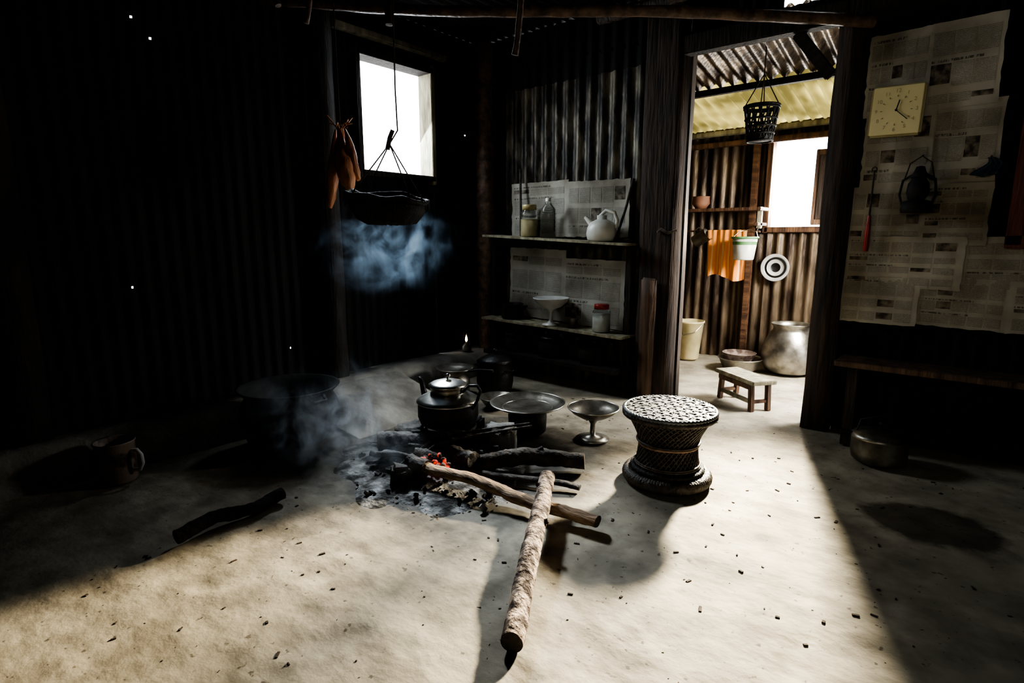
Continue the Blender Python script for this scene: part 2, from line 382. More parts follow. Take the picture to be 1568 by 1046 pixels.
corr(b,(3.3,.35,2.0),(0,1,0),(-1,0,0),.85,up,.8,'rust_tin')
corr(b,(3.3,1.2,0),(0,1,0),(-1,0,0),.65,up,2.8,'rust_tin'); b.done()
def roofz(y): return 2.66-.2*y
b=B('ceiling_annex')
upv=Vector((0,1,-.2)).normalized(); L1=.9*math.hypot(1,.2)
corr(b,(1.05,0.0,roofz(0)),(1,0,0),(0,0,1),2.35,upv,L1,'rust_tin',pitch=.1,amp=.02)
corr(b,(1.05,.88,roofz(.88)+.02),(1,0,0),(0,0,1),2.35,upv,1.25*math.hypot(1,.2),'skylight',pitch=.1,amp=.028)
b.done()

def beam(name,a,bb,w,h,k='dark_wood',seed=1):
    a=Vector(a); bb=Vector(bb); d=bb-a; L=d.length
    q=d.to_track_quat('X','Z').to_euler()
    o=B(name,(a+bb)/2,q); o.box((0,0,0),(L,w,h),k,bev=.008); return o.done()
def rpost(name,x,y,r,h,k='post_wood',seed=1,z0=-.02):
    o=B(name,(x,y,0)); o.tube(line((0,0,z0),(0,0,h),40,.03,seed),r,k,16,.22,seed,fr=7); return o.done()
def post(name,x,y,sx,sy,h,k='post_wood',seed=1):
    o=B(name,(x,y,0))
    o.box((0,0,h/2-.01),(sx,sy,h+.02),k,bev=.015,nz=.012,div=9,seed=seed); return o,k
o,_=post('wooden_post',1.87,0,.29,.24,2.9,seed=2)
o.box((-.02,-.155,.48),(.12,.045,.92),'plank_wood',rot=(.02,.02,0),bev=.012,nz=.008,div=6,seed=9)
o.tube([(.02,-.13,1.28),(.06,-.17,1.30),(.11,-.16,1.27),(.16,-.12,1.29)],.01,'rope',6)
o.done()
o,_=post('wooden_post',3.03,0,.16,.16,2.9,seed=4); o.done()
rpost('wooden_post',.15,-.12,.08,2.9,'pole_wood',5)
o,_=post('wooden_post',.1,-1.73,.13,.14,2.9,'dark_wood',seed=6); o.done()
o,_=post('wooden_post',.1,-3.55,.16,.18,2.9,'dark_wood',seed=8); o.done()
beam('trim_1',(2.0,-.06,2.54),(5.8,-.06,2.52),.1,.12)
beam('trim_2',(.06,-.5,2.72),(.06,-1.6,2.72),.06,.05,'grey_wood')
beam('ceiling_beam',(0.05,-1.9,2.88),(5.8,-1.9,2.86),.1,.1)
beam('ceiling_beam',(0.05,-3.6,2.88),(5.8,-3.6,2.86),.1,.1)
beam('ceiling_beam',(2.0,-5.6,2.82),(2.0,-.02,2.82),.1,.1)
beam('ceiling_beam',(4.2,-5.6,2.82),(4.2,-.02,2.82),.1,.1)
def pole(name,a,c,r,k='dark_wood',seed=0,wob=.04):
    o=B(name); o.tube(line(a,c,40,wob,seed,2.5),r,k,12,.2,seed,fr=7); return o.done()
pole('roof_pole',(.05,-2.1,2.72),(3.15,-.1,2.44),.032,'pole_wood',3)
pole('roof_pole',(.9,-2.3,2.78),(3.4,-.2,2.56),.03,'pole_wood',4)
pole('roof_pole',(1.2,-2.0,2.62),(2.9,-.5,2.56),.02,'pole_wood',14)
pole('roof_pole',(1.5,-.4,2.70),(5.6,-1.0,2.58),.035,'post_wood',5)
pole('hanging_stick',(.60,-2.45,2.9),(.78,-2.38,2.44),.018,'pole_wood',6,.02)
pole('hanging_stick',(.82,-2.2,2.9),(.77,-2.22,2.40),.014,'pole_wood',7,.02)
pole('hanging_stick',(1.98,-1.7,2.9),(1.82,-1.70,2.18),.016,'pole_wood',8,.03)
pole('hanging_stick',(1.25,-2.05,2.9),(1.27,-2.05,2.33),.022,'plank_wood',12,.02)
beam('trim_3',(1.1,.88,roofz(.88)-.05),(3.3,.88,roofz(.88)-.05),.06,.05,'dark_wood')
beam('trim_4',(1.1,1.8,2.25),(3.3,1.8,2.25),.06,.05,'pale_wood')
beam('trim_7',(1.1,1.78,2.14),(3.3,1.78,2.14),.05,.05,'brown_wood')
beam('trim_5',(1.95,1.78,0),(1.95,1.78,2.2),.06,.06,'brown_wood')
beam('trim_6',(2.93,-.04,2.2),(2.72,-.04,2.48),.05,.07)

b=B('window_1')
zc=(WZ0+WZ1)/2; yc=(WY0+WY1)/2
b.box((-.03,WY1-.01,zc),(.16,.045,WZ1-WZ0+.09),'pale_wood'); b.box((-.03,WY0-.0,zc),(.16,.045,WZ1-WZ0+.09),'dark_wood')
b.box((-.03,yc,WZ1),(.16,.75,.045),'dark_wood'); b.box((-.03,yc,WZ0),(.16,.75,.045),'dark_wood')
b.done()
b=B('window_2')
b.box((2.07,1.84,1.73),(.05,.1,.9),'brown_wood'); b.box((2.66,1.84,1.73),(.05,.1,.9),'brown_wood')
b.box((2.365,1.84,2.15),(.6,.1,.05),'brown_wood'); b.box((2.365,1.84,1.31),(.6,.1,.05),'brown_wood')
b.box((2.57,1.74,1.68),(.17,.025,.66),'brown_wood',rot=(0,0,.15)); b.box((2.57,1.72,1.68),(.10,.012,.56),'post_wood',rot=(0,0,.15))
b.done()
b=B('window_3')
b.box((3.88,-.04,1.75),(.07,.07,1.1),'red_wood'); b.box((4.7,-.04,1.75),(.07,.07,1.1),'red_wood')
b.box((4.29,-.04,1.22),(.89,.07,.07),'red_wood'); b.box((4.29,-.04,2.28),(.89,.07,.07),'red_wood')
for i in range(5): b.box((3.99+i*.15,-.025,1.75),(.145,.03,1.0),'dark_wood')
b.done()

b=B('clay_ledge'); vs=[];fs=[]; n=90
prof=[(0.02,-.01),(0.02,.20),(.2,.20),(.26,.185),(.30,.13),(.33,-.01)]
for i in range(n+1):
    y=-.05-5.4*i/n
    for x,z in prof:
        k=noise.noise(Vector((x*3,y*2.5,z*3)))*.02
        vs.append((x+(k if x>.1 else 0),y,z+(k*.6 if z>0 else 0)))
m_=len(prof)
for i in range(n):
    for j in range(m_-1): fs.append((i*m_+j,i*m_+j+1,(i+1)*m_+j+1,(i+1)*m_+j))
b.add(vs,fs,'clay'); b.done()
b=B('clay_ramp'); vs=[];nn=24
for i in range(nn+1):
    for j in range(nn+1):
        u=i/nn; v=j/nn; x=.29+.6*u; y=-1.15-.95*v
        e=min(1,min(v,1-v)*6)
        z=(.205*(1-u**1.4))*(.25+.75*e)+.012*noise.noise(Vector((x*6,y*6,1)))-.008
        vs.append((x,y,z))
b.add(vs,[(i*(nn+1)+j,i*(nn+1)+j+1,(i+1)*(nn+1)+j+1,(i+1)*(nn+1)+j) for i in range(nn) for j in range(nn)],'clay'); b.done()

# ------------------------------------------------------------------ newspapers
def news(b, x0, z0, w, h, y, rnd, tilt=0, pre='n_'):
    R=Matrix.Rotation(tilt,3,'Y'); c=Vector((x0+w/2,y,z0+h/2))
    def q(u0,v0,u1,v1,k,dy):
        nu=max(1,int((u1-u0)*w/.03)); nv=max(1,int((v1-v0)*h/.03)); vs=[]
        for i in range(nu+1):
            for j in range(nv+1):
                u=u0+(u1-u0)*i/nu; v=v0+(v1-v0)*j/nv
                p=Vector(((u-.5)*w,0,(v-.5)*h)); p=R@p+c
                p.y+= -dy-.010*(noise.noise(Vector((p.x*4,0,p.z*4)))+.5*noise.noise(Vector((p.x*13,0,p.z*13))))-(.012*max(0,v-.93)/.07)*noise.noise(Vector((p.x*7,1,0)))
                if v in (0,1): p.z+=.008*noise.noise(Vector((p.x*30,v,z0)))
                if u in (0,1): p.x+=.008*noise.noise(Vector((p.z*30,u,x0)))
                vs.append(p)
        b.add(vs,[(i*(nv+1)+j,(i+1)*(nv+1)+j,(i+1)*(nv+1)+j+1,i*(nv+1)+j+1) for i in range(nu) for j in range(nv)],pre+k)
    q(0,0,1,1,'paper',0)
    cols=rnd.choice([3,4,5]); v=.95
    while v>.12:
        hh=rnd.choice([.2,.28,.36]); hh=min(hh,v-.04)
        ph=rnd.randint(0,cols+1)
        if rnd.random()<.6: q(.05,v-.05,.05+.9*rnd.uniform(.3,.8),v-.02,'head',.0015)
        for cc in range(cols):
            a=.05+.9*cc/cols; e=.05+.9*(cc+1)/cols-.02
            if cc==ph and hh>.15: q(a,v-hh+.06,e,v-.07,'photo',.0015)
            else: q(a,v-hh+.02,e,v-.065,'text',.0015)
        v-=hh
rnd=random.Random(3)
b=B('newspaper_wallpaper')
lay=.0
for (zr,hr,wr,xs,xe) in [(1.93,.45,.34,3.12,3.76),(1.50,.47,.31,3.14,3.75),(1.19,.34,.34,3.10,3.78),(.95,.30,.55,3.10,4.9),(.73,.28,.5,3.10,4.9)]:
    x=xs
    while x<xe-.05:
        w=min(wr*rnd.uniform(.8,1.15),xe-x+.02); lay=(lay+.0027)%.010
        news(b,x,zr+rnd.uniform(-.01,.01),w,hr,-.028-lay,rnd,rnd.uniform(-.02,.02)); x+=w-.012
b.done()
b=B('newspaper_lining')
news(b,.40,1.24,.62,.47,-.03,rnd,-.01,'s_'); news(b,1.0,1.24,.6,.45,-.034,rnd,.01,'s_')
news(b,.38,.52,.62,.62,-.03,rnd,.03,'s_'); news(b,.98,.50,.6,.56,-.034,rnd,.02,'s_')
b.done()

b=B('wall_clock',(3.29,-.06,1.95),(0,0.02,0))
b.box((0,0,0),(.26,.035,.28),'clockrim',bev=.014)
b.box((0,-.019,0),(.240,.008,.260),'clockface',bev=.003)
RX=Matrix.Rotation(math.pi/2,3,'X')
for i in range(12):
    a=math.radians(30*(i+1)); mx=.098*math.sin(a); mz=.104*math.cos(a)
    b.text(str(i+1),.028,(mx,-.0245,mz),RX,'clockrim')
    b.box((mx*.74,-.0245,mz*.74),(.002,.002,.01),'ink',rot=(0,a,0),bev=0)
def hand(L,w,deg):
    a=math.radians(deg); b.box((math.sin(a)*L*.42,-.027,math.cos(a)*L*.42),(w,.002,L),'ink',rot=(0,a,0),bev=0)
hand(.06,.006,12); hand(.085,.004,132); b.lathe([(0,-.005),(.006,-.005),(.006,.005),(0,.005)],'ink',(0,-.027,0),16,RX)
b.done()

b=B('red_handled_poker',(3.215,-.07,1.30))
b.tube([(0,0,.03),(0,0,.33)],.005,'char',8); b.tube([(0,0,-.14),(0,0,-.1),(0,0,.0),(0,0,.07)],[.012,.015,.014,.009],'red_plastic',12)
b.torus(.012,.003,'char',(0,0,.335),16,6,RX)
b.done()
b=B('hanging_lantern',(3.44,-.1,1.50))
b.lathe([(0,-.12),(.07,-.12),(.075,-.1),(.07,-.06),(.04,-.05)],'soot_pot',seg=24)
b.lathe([(.035,-.05),(.055,-.01),(.05,.04),(.03,.07)],'soot_pot',seg=24)
b.lathe([(.035,.07),(.05,.075),(.03,.1),(.02,.13),(0,.135)],'soot_pot',seg=24)
for sx in (-1,1): b.tube([(sx*.06,0,-.1),(sx*.085,0,-.02),(sx*.075,0,.06),(sx*.03,0,.09)],.006,'soot_pot',8)
b.tube([(-.07,0,.06),(-.05,0,.15),(0,.02,.19),(.05,0,.15),(.07,0,.06)],.003,'soot_pot',6)
b.tube([(0,.02,.19),(0,.075,.2)],.004,'char',6)
b.done()
b=B('hanging_cloth',(3.74,-.06,1.66))
vs=[]
for i in range(13):
    for j in range(9):
        u=i/12-.5; v=j/8
        w=.02+.06*v
        vs.append((u*w*1.6+.02*math.sin(v*5),-.012*math.sin(u*18)*v,-v*.10+.03*abs(u)*v))
b.add(vs,[(i*9+j,(i+1)*9+j,(i+1)*9+j+1,i*9+j+1) for i in range(12) for j in range(8)],'blue_cloth'); b.tube([(0,.05,0),(0,-.01,.005)],.004,'ink',6); b.done()
b=B('plank_bench'); b.box((4.4,-.17,.50),(2.5,.24,.035),'plank_wood')
for xx in (3.25,4.4,5.5): b.box((xx,-.17,.24),(.06,.2,.48),'dark_wood')
b.done()

# ------------------------------------------------------------------ shelves and contents
b=B('plank_shelf')
def splank(z0,z1,x0,x1,d):
    n=30; vs=[]
    for i in range(n+1):
        t=i/n; x=x0+(x1-x0)*t; z=z0+(z1-z0)*t; e=.016*noise.noise(Vector((x*6,z,0)))
        for (y,dz) in ((-.02,0),(-d+e,0),(-d+e,-.018),(-.02,-.018)): vs.append((x,y,z+dz))
    fs=[(i*4+j,i*4+(j+1)%4,(i+1)*4+(j+1)%4,(i+1)*4+j) for i in range(n) for j in range(4)]+[(0,1,2,3),(n*4,n*4+3,n*4+2,n*4+1)]
    b.add(vs,fs,'pale_wood',False)
splank(1.262,1.195,.24,1.70,.25); splank(.515,.485,.24,1.70,.27)
for xx in (.26,1.66):
    b.box((xx,-.10,.62),(.05,.06,1.2),'dark_wood')
b.box((.97,-.12,1.20),(1.4,.04,.03),'dark_wood'); b.box((.97,-.12,.46),(1.4,.04,.03),'dark_wood')
b.box((.97,-.14,.20),(1.4,.3,.035),'dark_wood')
for i in range(9):
    b.lathe([(.001,.03),(.018,.025),(.03,.0),(.03,-.02),(.026,-.02)],'black_pot',(.34+i*.155,-.22,.445-.003*i),16)
b.done()
def shz(x): return 1.262-.067*(x-.24)/1.46+.001
def shz2(x): return .515-.03*(x-.24)/1.46+.001
def jar(name,x,y,z,r,h,fill,lid,ff=.6):
    b=B(name,(x,y,z))
    b.lathe([(0,0.001),(r*.9,0.001),(r,.01),(r,h*.75),(r*.75,h*.85),(r*.75,h*.88)],'glass')
    b.lathe([(0,.004),(r*.86,.004),(r*.93,.014),(r*.93,h*ff),(0,h*ff)],fill)
    if lid: b.lathe([(r*.8,h*.84),(r*.82,h*.84),(r*.82,h),(r*.78,h*1.01),(0,h*1.01)],lid)
    return b.done()
jar('storage_jar',.69,-.14,shz(.69),.075,.27,'cream','clockrim',.55)
jar('glass_jar',1.45,-.16,shz2(1.45),.072,.22,'white_plastic','red_plastic',.62)
b=B('plastic_bottle',(.90,-.15,shz(.9)))
pr=[(0,0.001),(.06,.001),(.066,.012)]
for i in range(12): pr.append((.066-.004*(i%2),.03+i*.017))
pr+=[(.06,.24),(.03,.28),(.022,.3),(.022,.32)]
b.lathe(pr,'glass'); b.lathe([(.024,.3),(.024,.33),(0,.33)],'white_plastic'); b.done()
b=B('white_jug',(1.43,-.16,shz(1.42)),(0,0,.2))
b.lathe([(0,0.001),(.085,.001),(.10,.015),(.108,.06),(.10,.11),(.08,.145),(.045,.165),(.035,.17),(.035,.2),(0,.2)],'white_plastic',sx=1.15,sy=.85)
b.tube([(-.02,0,.19),(.03,0,.235),(.10,0,.22),(.125,0,.16),(.115,0,.10)],.014,'white_plastic',10)
b.tube([(-.07,0,.12),(-.12,0,.17),(-.14,0,.19)],[.03,.018,.014],'white_plastic',10)
b.done()
b=B('wooden_ladle',(1.60,-.1,shz(1.60)))
b.tube([(-.05,-.06,.004),(.0,0,.25),(.04,.04,.48)],[.012,.010,.014],'char',8); b.done()
b=B('wooden_ladle',(.56,-.1,shz(.56)))
b.tube([(.04,-.04,.004),(0,0,.28),(-.03,.03,.58)],[.014,.010,.011],'char',8); b.done()
b=B('pedestal_dish',(.97,-.19,shz2(.97)))
b.lathe([(0,0.001),(.075,.001),(.075,.008),(.03,.02),(.016,.04),(.014,.11),(.03,.135),(.09,.16),(.135,.2),(.15,.225),(.155,.232),(.15,.235),(.13,.205),(.08,.17),(0,.155)],'enamel_white'); b.done()
b=B('saucepan',(.50,-.15,shz2(.5)))
b.lathe([(0,.001),(.085,.001),(.095,.02),(.1,.13),(.108,.135),(.1,.138),(.09,.03),(0,.02)],'black_pot'); b.tube([(.1,0,.11),(.2,-.03,.13)],.01,'black_pot'); b.done()
b=B('tin_cup',(1.18,-.17,shz2(1.18)))
b.lathe([(0,.001),(.035,.001),(.038,.08),(.04,.083),(.034,.08),(.032,.006),(0,.006)],'alu_worn'); b.tube([(.037,0,.065),(.06,0,.06),(.06,0,.03),(.037,0,.02)],.004,'alu_worn'); b.done()
def cookpot(name,x,y,z,r,h,k,lid=None,rim=None,hnd=False):
    b=B(name,(x,y,z))
    b.lathe([(0,.001),(r*.75,.001),(r*.93,h*.1),(r,h*.35),(r*.97,h*.75),(r*.88,h*.92),(r*.98,h),(r*1.0,h*1.01),(r*.85,h*.92),(r*.9,h*.4),(0,h*.1)],k)
    if lid:
        b.lathe([(r*.97,h*1.01),(r*.98,h*1.03),(r*.85,h*1.1),(r*.4,h*1.22),(0,h*1.25)],lid)
        b.lathe([(.008,h*1.24),(.008,h*1.3),(.02,h*1.34),(.02,h*1.4),(0,h*1.42)],lid,seg=20)
    if rim: b.torus(r*.98,.006,rim,(0,0,h))
    if hnd:
        for s_ in (-1,1): b.tube([(s_*r*.93,-.04,h*.75),(s_*(r+.045),-.03,h*.8),(s_*(r+.045),.03,h*.8),(s_*r*.93,.04,h*.75)],.006,'black_pot')
    return b.done()
cookpot('storage_pot',.55,-.14,.222,.11,.15,'soot_pot','soot_pot')
cookpot('storage_pot',.95,-.14,.222,.12,.16,'soot_pot','black_pot')
cookpot('storage_pot',1.35,-.14,.222,.11,.14,'soot_pot')

# ------------------------------------------------------------------ hearth
b=B('ash_bed',(1.55,-2.12,0)); vs=[];nn=70
for i in range(nn+1):
    for j in range(nn+1):
        x=(i/nn-.5)*1.3; y=(j/nn-.5)*1.1; r=math.hypot(x/.62,y/.5)
        r+=.25*noise.noise(Vector((x*4,y*4,0)))
        z=.045*max(0,1-r*r)+(.016*noise.noise(Vector((x*14,y*14,2)))+.006*noise.noise(Vector((x*40,y*40,2))))*max(0,min(1,1.1-r))-.014-.02*(r>1)
        vs.append((x,y,z))
b.add(vs,[(i*(nn+1)+j,i*(nn+1)+j+1,(i+1)*(nn+1)+j+1,(i+1)*(nn+1)+j) for i in range(nn) for j in range(nn)],'ash'); b.done()
def stone(x,y,z,s,rz,k='stone',seed=0):
    b=B('hearth_stone',(x,y,z+s[2]/2),(0,0,rz)); b.box((0,0,0),s,k,bev=.02,nz=.018,div=4,seed=seed); return b.done()
stone(1.77,-1.76,-.01,(.18,.15,.20),.5,'stone',1)
stone(1.40,-1.62,-.01,(.15,.14,.15),.2,'char',2)
stone(1.25,-1.98,-.01,(.16,.15,.15),-.3,'char',3)
stone(1.62,-2.36,-.01,(.10,.11,.11),.9,'char',4)
b=B('iron_tripod',(1.45,-1.86,0))
b.torus(.16,.008,'char',(0,0,.142)); 
for i in range(3):
    a=.3+i*2.094; b.tube([(.155*math.cos(a),.155*math.sin(a),.142),(.2*math.cos(a),.2*math.sin(a),0.0)],.009,'char')
b.done()
b=B('tea_kettle',(1.45,-1.86,.152))
b.lathe([(0,.0),(.13,.0),(.165,.02),(.178,.06),(.178,.12),(.17,.145)],'black_pot')
b.lathe([(.172,.143),(.186,.146),(.186,.152),(.165,.168),(.12,.19),(.105,.197)],'alu')
b.lathe([(.105,.195),(.098,.2),(.1,.225),(.108,.235),(.11,.24)],'alu_worn')
b.lathe([(.112,.24),(.112,.246),(.095,.256),(.05,.27),(.0,.275)],'alu')
b.lathe([(.006,.272),(.007,.285),(.018,.295),(.017,.305),(0,.31)],'steel',seg=20)
b.tube([(-.15,.0,.07),(-.20,.01,.10),(-.225,.01,.16),(-.25,.015,.22),(-.275,.02,.235)],[.03,.024,.018,.014,.013],'black_pot',12)
b.tube([(.10,.02,.21),(.15,.03,.255),(.20,.04,.262),(.225,.04,.235),(.20,.035,.17),(.168,.03,.12)],.009,'black_pot',10)
b.done()
b=B('shallow_pan',(1.63,-1.335,0))
b.lathe([(0,.001),(.10,.001),(.12,.02),(.125,.12),(.11,.15),(.115,.155)],'black_pot')
b.lathe([(.0,.152),(.14,.158),(.19,.175),(.22,.192),(.238,.2),(.24,.204),(.232,.205),(.2,.188),(.15,.17),(0,.166)],'alu_worn')
b.torus(.238,.0045,'alu',(0,0,.203)); b.torus(.16,.003,'alu',(0,0,.172))
b.done()
b=B('footed_bowl',(2.02,-1.17,0))
b.lathe([(0,.001),(.1,.001),(.105,.008),(.06,.016),(.018,.03),(.015,.1),(.03,.125),(.08,.145),(.13,.175),(.155,.2),(.16,.205),(.152,.207),(.12,.18),(.07,.155),(0,.145)],'alu_worn'); b.torus(.157,.004,'alu',(0,0,.206)); b.done()
cookpot('cooking_pot',.80,-.72,0,.15,.25,'black_pot','black_pot',hnd=True)
b=B('frying_pan',(.62,-1.0,0))
b.lathe([(0,.001),(.1,.001),(.12,.03),(.12,.13),(.1,.16),(.13,.2),(.15,.215),(.156,.22),(.15,.223),(.12,.2),(0,.18)],'alu_worn')
b.tube([(.15,0,.21),(.24,.03,.23),(.36,.06,.235)],[.012,.009,.012],'black_pot'); b.done()
b=B('steel_bowl',(1.12,-1.05,0)); b.lathe([(0,.001),(.06,.001),(.1,.03),(.135,.08),(.14,.085),(.133,.085),(.09,.035),(0,.012)],'alu_worn'); b.done()
b=B('brass_lamp',(.16,-.40,.205))
b.lathe([(0,.001),(.04,.001),(.045,.01),(.045,.05),(.02,.065),(.02,.075)],'alu_worn',seg=24)
b.lathe([(.022,.07),(.036,.1),(.03,.14),(.02,.18)],'glass',seg=24)
b.lathe([(.001,.085),(.009,.1),(.006,.125),(.0,.145)],'flame',seg=12); b.done()
b=B('large_cauldron',(.66,-2.42,0))
b.lathe([(0,.001),(.16,.001),(.25,.06),(.285,.15),(.275,.27),(.245,.32),(.29,.365),(.295,.37),(.28,.37),(.235,.32),(.25,.15),(0,.04)],'soot_pot',seg=48)
b.tube([(.29,.05,.35),(.34,.04,.33),(.34,-.04,.33),(.29,-.05,.35)],.01,'soot_pot'); b.done()
b=B('enamel_mug',(.46,-3.28,0),(0,0,.62))
b.lathe([(0,.001),(.084,.001),(.09,.01),(.09,.205),(.096,.212),(.093,.218),(.085,.212),(.083,.02),(0,.014)],'enamel')
b.tube([(.088,0,.165),(.118,0,.17),(.14,0,.145),(.143,0,.1),(.125,0,.065),(.088,0,.06)],.011,'enamel_white',10); b.done()

def log(name,a,c,r,k,seed,wob=.02,rough=.2,n=60,flat=1,capk=None,taper=1.0,fr=14):
    o=B(name); rs=[r*(1+(taper-1)*i/n) for i in range(n+1)]
    o.tube(line(a,c,n,wob,seed),rs,k,22,rough,seed,flat=flat,capk=capk,fr=fr); return o
o=log('birch_log',(2.83,-2.92,.036),(2.31,-2.03,.12),.037,'bark',1,.02,.10,n=120,capk='char',fr=18)
for i,(t,dx) in enumerate([(.62,.05),(.86,-.05)]):
    p=lerp((2.83,-2.92,.04),(2.31,-2.03,.115),t); o.tube([p,p+Vector((dx,.01,.03))],[.016,.01],'bark',10,.2,i)
o.done()
o=log('split_log',(1.62,-2.28,.09),(2.64,-2.13,.035),.036,'split_wood',2,.03,.2,flat=.7,capk='char')
o.tube(line((1.60,-2.29,.092),(1.72,-2.275,.085),12,.004,3),.041,'char',16,.2)
o.done()
o=log('charred_log',(1.55,-2.22,.08),(2.24,-1.64,.055),.052,'char',3,.05,.25,capk='bark',taper=.8)
o.tube([(2.0,-1.83,.07),(2.06,-1.74,.12)],[.02,.012],'char',8,.2,4); o.done()
log('charred_log',(1.75,-2.12,.06),(2.37,-1.84,.022),.022,'char',4,.02,.2,flat=.6).done()
log('charred_log',(1.28,-2.25,.085),(1.75,-1.82,.10),.052,'char',5,.04,.3).done()
log('charred_log',(1.2,-2.05,.07),(1.85,-2.05,.09),.046,'char',6,.04,.3).done()
log('charred_log',(1.38,-3.33,.028),(1.34,-2.84,.034),.034,'shaded_char',7,.03,.2,flat=.8).done()
o=B('firewood_sticks')
for i in range(9):
    a=Vector((1.2+random.random()*.25,-2.35+random.random()*.35,.06+random.random()*.06)); c=a+Vector((.3+.25*random.random(),.1+.3*random.random(),-.02+.05*random.random()))
    o.tube(line(a,c,10,.02,i),.009+.008*random.random(),'char',8,.2,i)
o.done()
o=B('fire_tongs',(0,0,0))
o.tube([(1.92,-1.66,.19),(1.74,-1.93,.17),(1.62,-2.12,.14),(1.56,-2.32,.03)],.008,'char'); o.tube([(1.88,-1.63,.19),(1.70,-1.91,.18),(1.56,-2.1,.14),(1.5,-2.30,.03)],.008,'char'); o.done()
o=B('embers')
for i in range(24):
    p=Vector((1.68+.18*(random.random()-.5),-2.20+.10*(random.random()-.5),.065+.045*random.random()))
    o.box(p,(.028,.022,.02),'ember',rot=(random.random()*3,random.random()*3,0),nz=.006,seed=i)
o.done()
o=B('charcoal_pieces')
for i in range(140):
    a=random.random()*6.28; r=.15+.42*random.random(); s_=.006+.02*random.random()**2
    o.box((1.66+r*math.cos(a)*.95,-2.24+r*math.sin(a)*.55,s_*.3+max(0,.03-.05*r)),(s_*1.6,s_,s_*.8),random.choice(['char','ash','char']),rot=(random.random(),random.random(),random.random()*3),bev=.002)
o.done()
o=B('wood_chips')
for i in range(520):
    x=random.uniform(1.3,4.3); y=random.uniform(-3.7,-.3); s_=.0025+.008*random.random()**3
    o.box((x,y,fz(x,y)+s_*.2),(s_*random.uniform(1,3.2),s_,s_*.5),'leaf_litter',rot=(0,0,random.random()*3.1),bev=.001)
o.done()

# ------------------------------------------------------------------ cane stool (mora)
b=B('cane_stool',(2.635,-1.43,0))
def Rz(z):
    ks=[(0.03,.195),(.075,.168),(.13,.150),(.19,.144),(.25,.154),(.31,.184),(.36,.215)]
    for (a,ra),(c,rc) in zip(ks,ks[1:]):
        if z<=c:
            t=max(0,(z-a)/(c-a)); return ra+(rc-ra)*t
    return ks[-1][1]
b.lathe([(Rz(z)-.012,z) for z in [.03+.33*i/16 for i in range(17)]],'cane_dark')
nc=40
for dr in (-1,1):
    for i in range(nc):
        pts=[]
        for j in range(17):
            z=.04+.325*j/16; a=2*math.pi*i/nc+dr*1.6*j/16; r=Rz(z)+.002*dr
            pts.append((r*math.cos(a),r*math.sin(a),z))
        b.tube(pts,.0042,'cane',5,cap=False)
for z in (.10,.108): b.torus(Rz(z)+.006,.005,'cane',(0,0,z))
b.torus(.150,.006,'cane_light',(0,0,.205),64,8,ripple=.25,nrip=60)
b.torus(.157,.006,'cane',(0,0,.219),64,8)
b.torus(.192,.034,'cane',(0,0,.032),240,14,ripple=.08,nrip=90)
b.torus(.172,.015,'cane_dark',(0,0,.075),120,10,ripple=.2,nrip=50)
b.torus(.222,.015,'cane',(0,0,.362),240,10,ripple=.16,nrip=90)
b.torus(.227,.010,'strap',(0,0,.380),240,10,ripple=.2,nrip=70)
b.lathe([(.222,.374),(.1,.379),(0,.380)],'cane_dark')
def straps(ang,sp,w,z0,k,ph):
    rot=Matrix.Rotation(ang,3,'Z'); n0=int(.21/sp)
    for i in range(-n0,n0+1):
        o_=i*sp; L=math.sqrt(max(0,.222**2-o_**2)); n_=int(2*L/sp*3)+2; vs=[]
        for j in range(n_+1):
            t=-L+2*L*j/n_
            h=z0+.0022*math.cos(math.pi*t/sp+(i%2)*math.pi+ph)
            for sgn in (-1,1): vs.append(rot@Vector((t,o_+sgn*w,h)))
        b.add(vs,[(2*j,2*j+1,2*j+3,2*j+2) for j in range(n_)],k)
straps(.6,.040,.0075,.388,'strap',0); straps(.6+math.pi/2,.040,.0075,.388,'strap',math.pi)
straps(.6+math.pi/4,.056,.0035,.392,'cane',0); straps(.6-math.pi/4,.056,.0035,.392,'cane',math.pi)
b.done()

# ------------------------------------------------------------------ hanging things above the hearth
b=B('hanging_tray',(1.26,-2.10,1.40),(.10,.10,.65))
def sq(a,R):
    c_,s_=math.cos(a),math.sin(a); q=(abs(c_)**3.4+abs(s_)**3.4)**(-1/3.4); return Vector((R*q*c_,R*q*s_*.8,0))
rings=[(.02,-.085),(.10,-.08),(.155,-.06),(.19,-.01),(.208,.055),(.202,.058),(.18,-.0),(.145,-.04),(0.02,-.055)]
seg=72; vs=[]
for R_,z in rings:
    for i in range(seg):
        p=sq(2*math.pi*i/seg,R_); vs.append((p.x,p.y,z+.004*math.sin(i*2.0)+.025*noise.noise(p*8)))
b.add(vs,[(j*seg+i,j*seg+(i+1)%seg,(j+1)*seg+(i+1)%seg,(j+1)*seg+i) for j in range(len(rings)-1) for i in range(seg)],'cane_dark')
b.tube([tuple(sq(2*math.pi*i/seg,.208)+Vector((0,0,.058+.025*noise.noise(sq(2*math.pi*i/seg,.208)*8)))) for i in range(seg)],.013,'cane_dark',8,.3,closed=True)
for i in range(26):
    p=sq(2*math.pi*i/26,.211); b.tube([(p.x,p.y,.06),(p.x*1.04,p.y*1.04,.03+.03*math.sin(i*5))],.004,'cane_dark',5)
kn=Vector((0.0,0.0,.33))
for i in range(4):
    p=sq(math.pi/4+i*math.pi/2,.203); b.tube([(p.x,p.y,.05),tuple(lerp((p.x,p.y,.05),kn,.5)),tuple(kn)],.0035,'rope',6)
b.tube([(-.01,0,.30),(0,.0,.36),(.015,0,.40)],.012,'rope',8,.3)
b.tube([(0,0,.33),(.04,-.0,.40),(.02,0,.6),(-.0,.0,.9),(-.05,.06,1.50)],.004,'rope',6)
b.done()
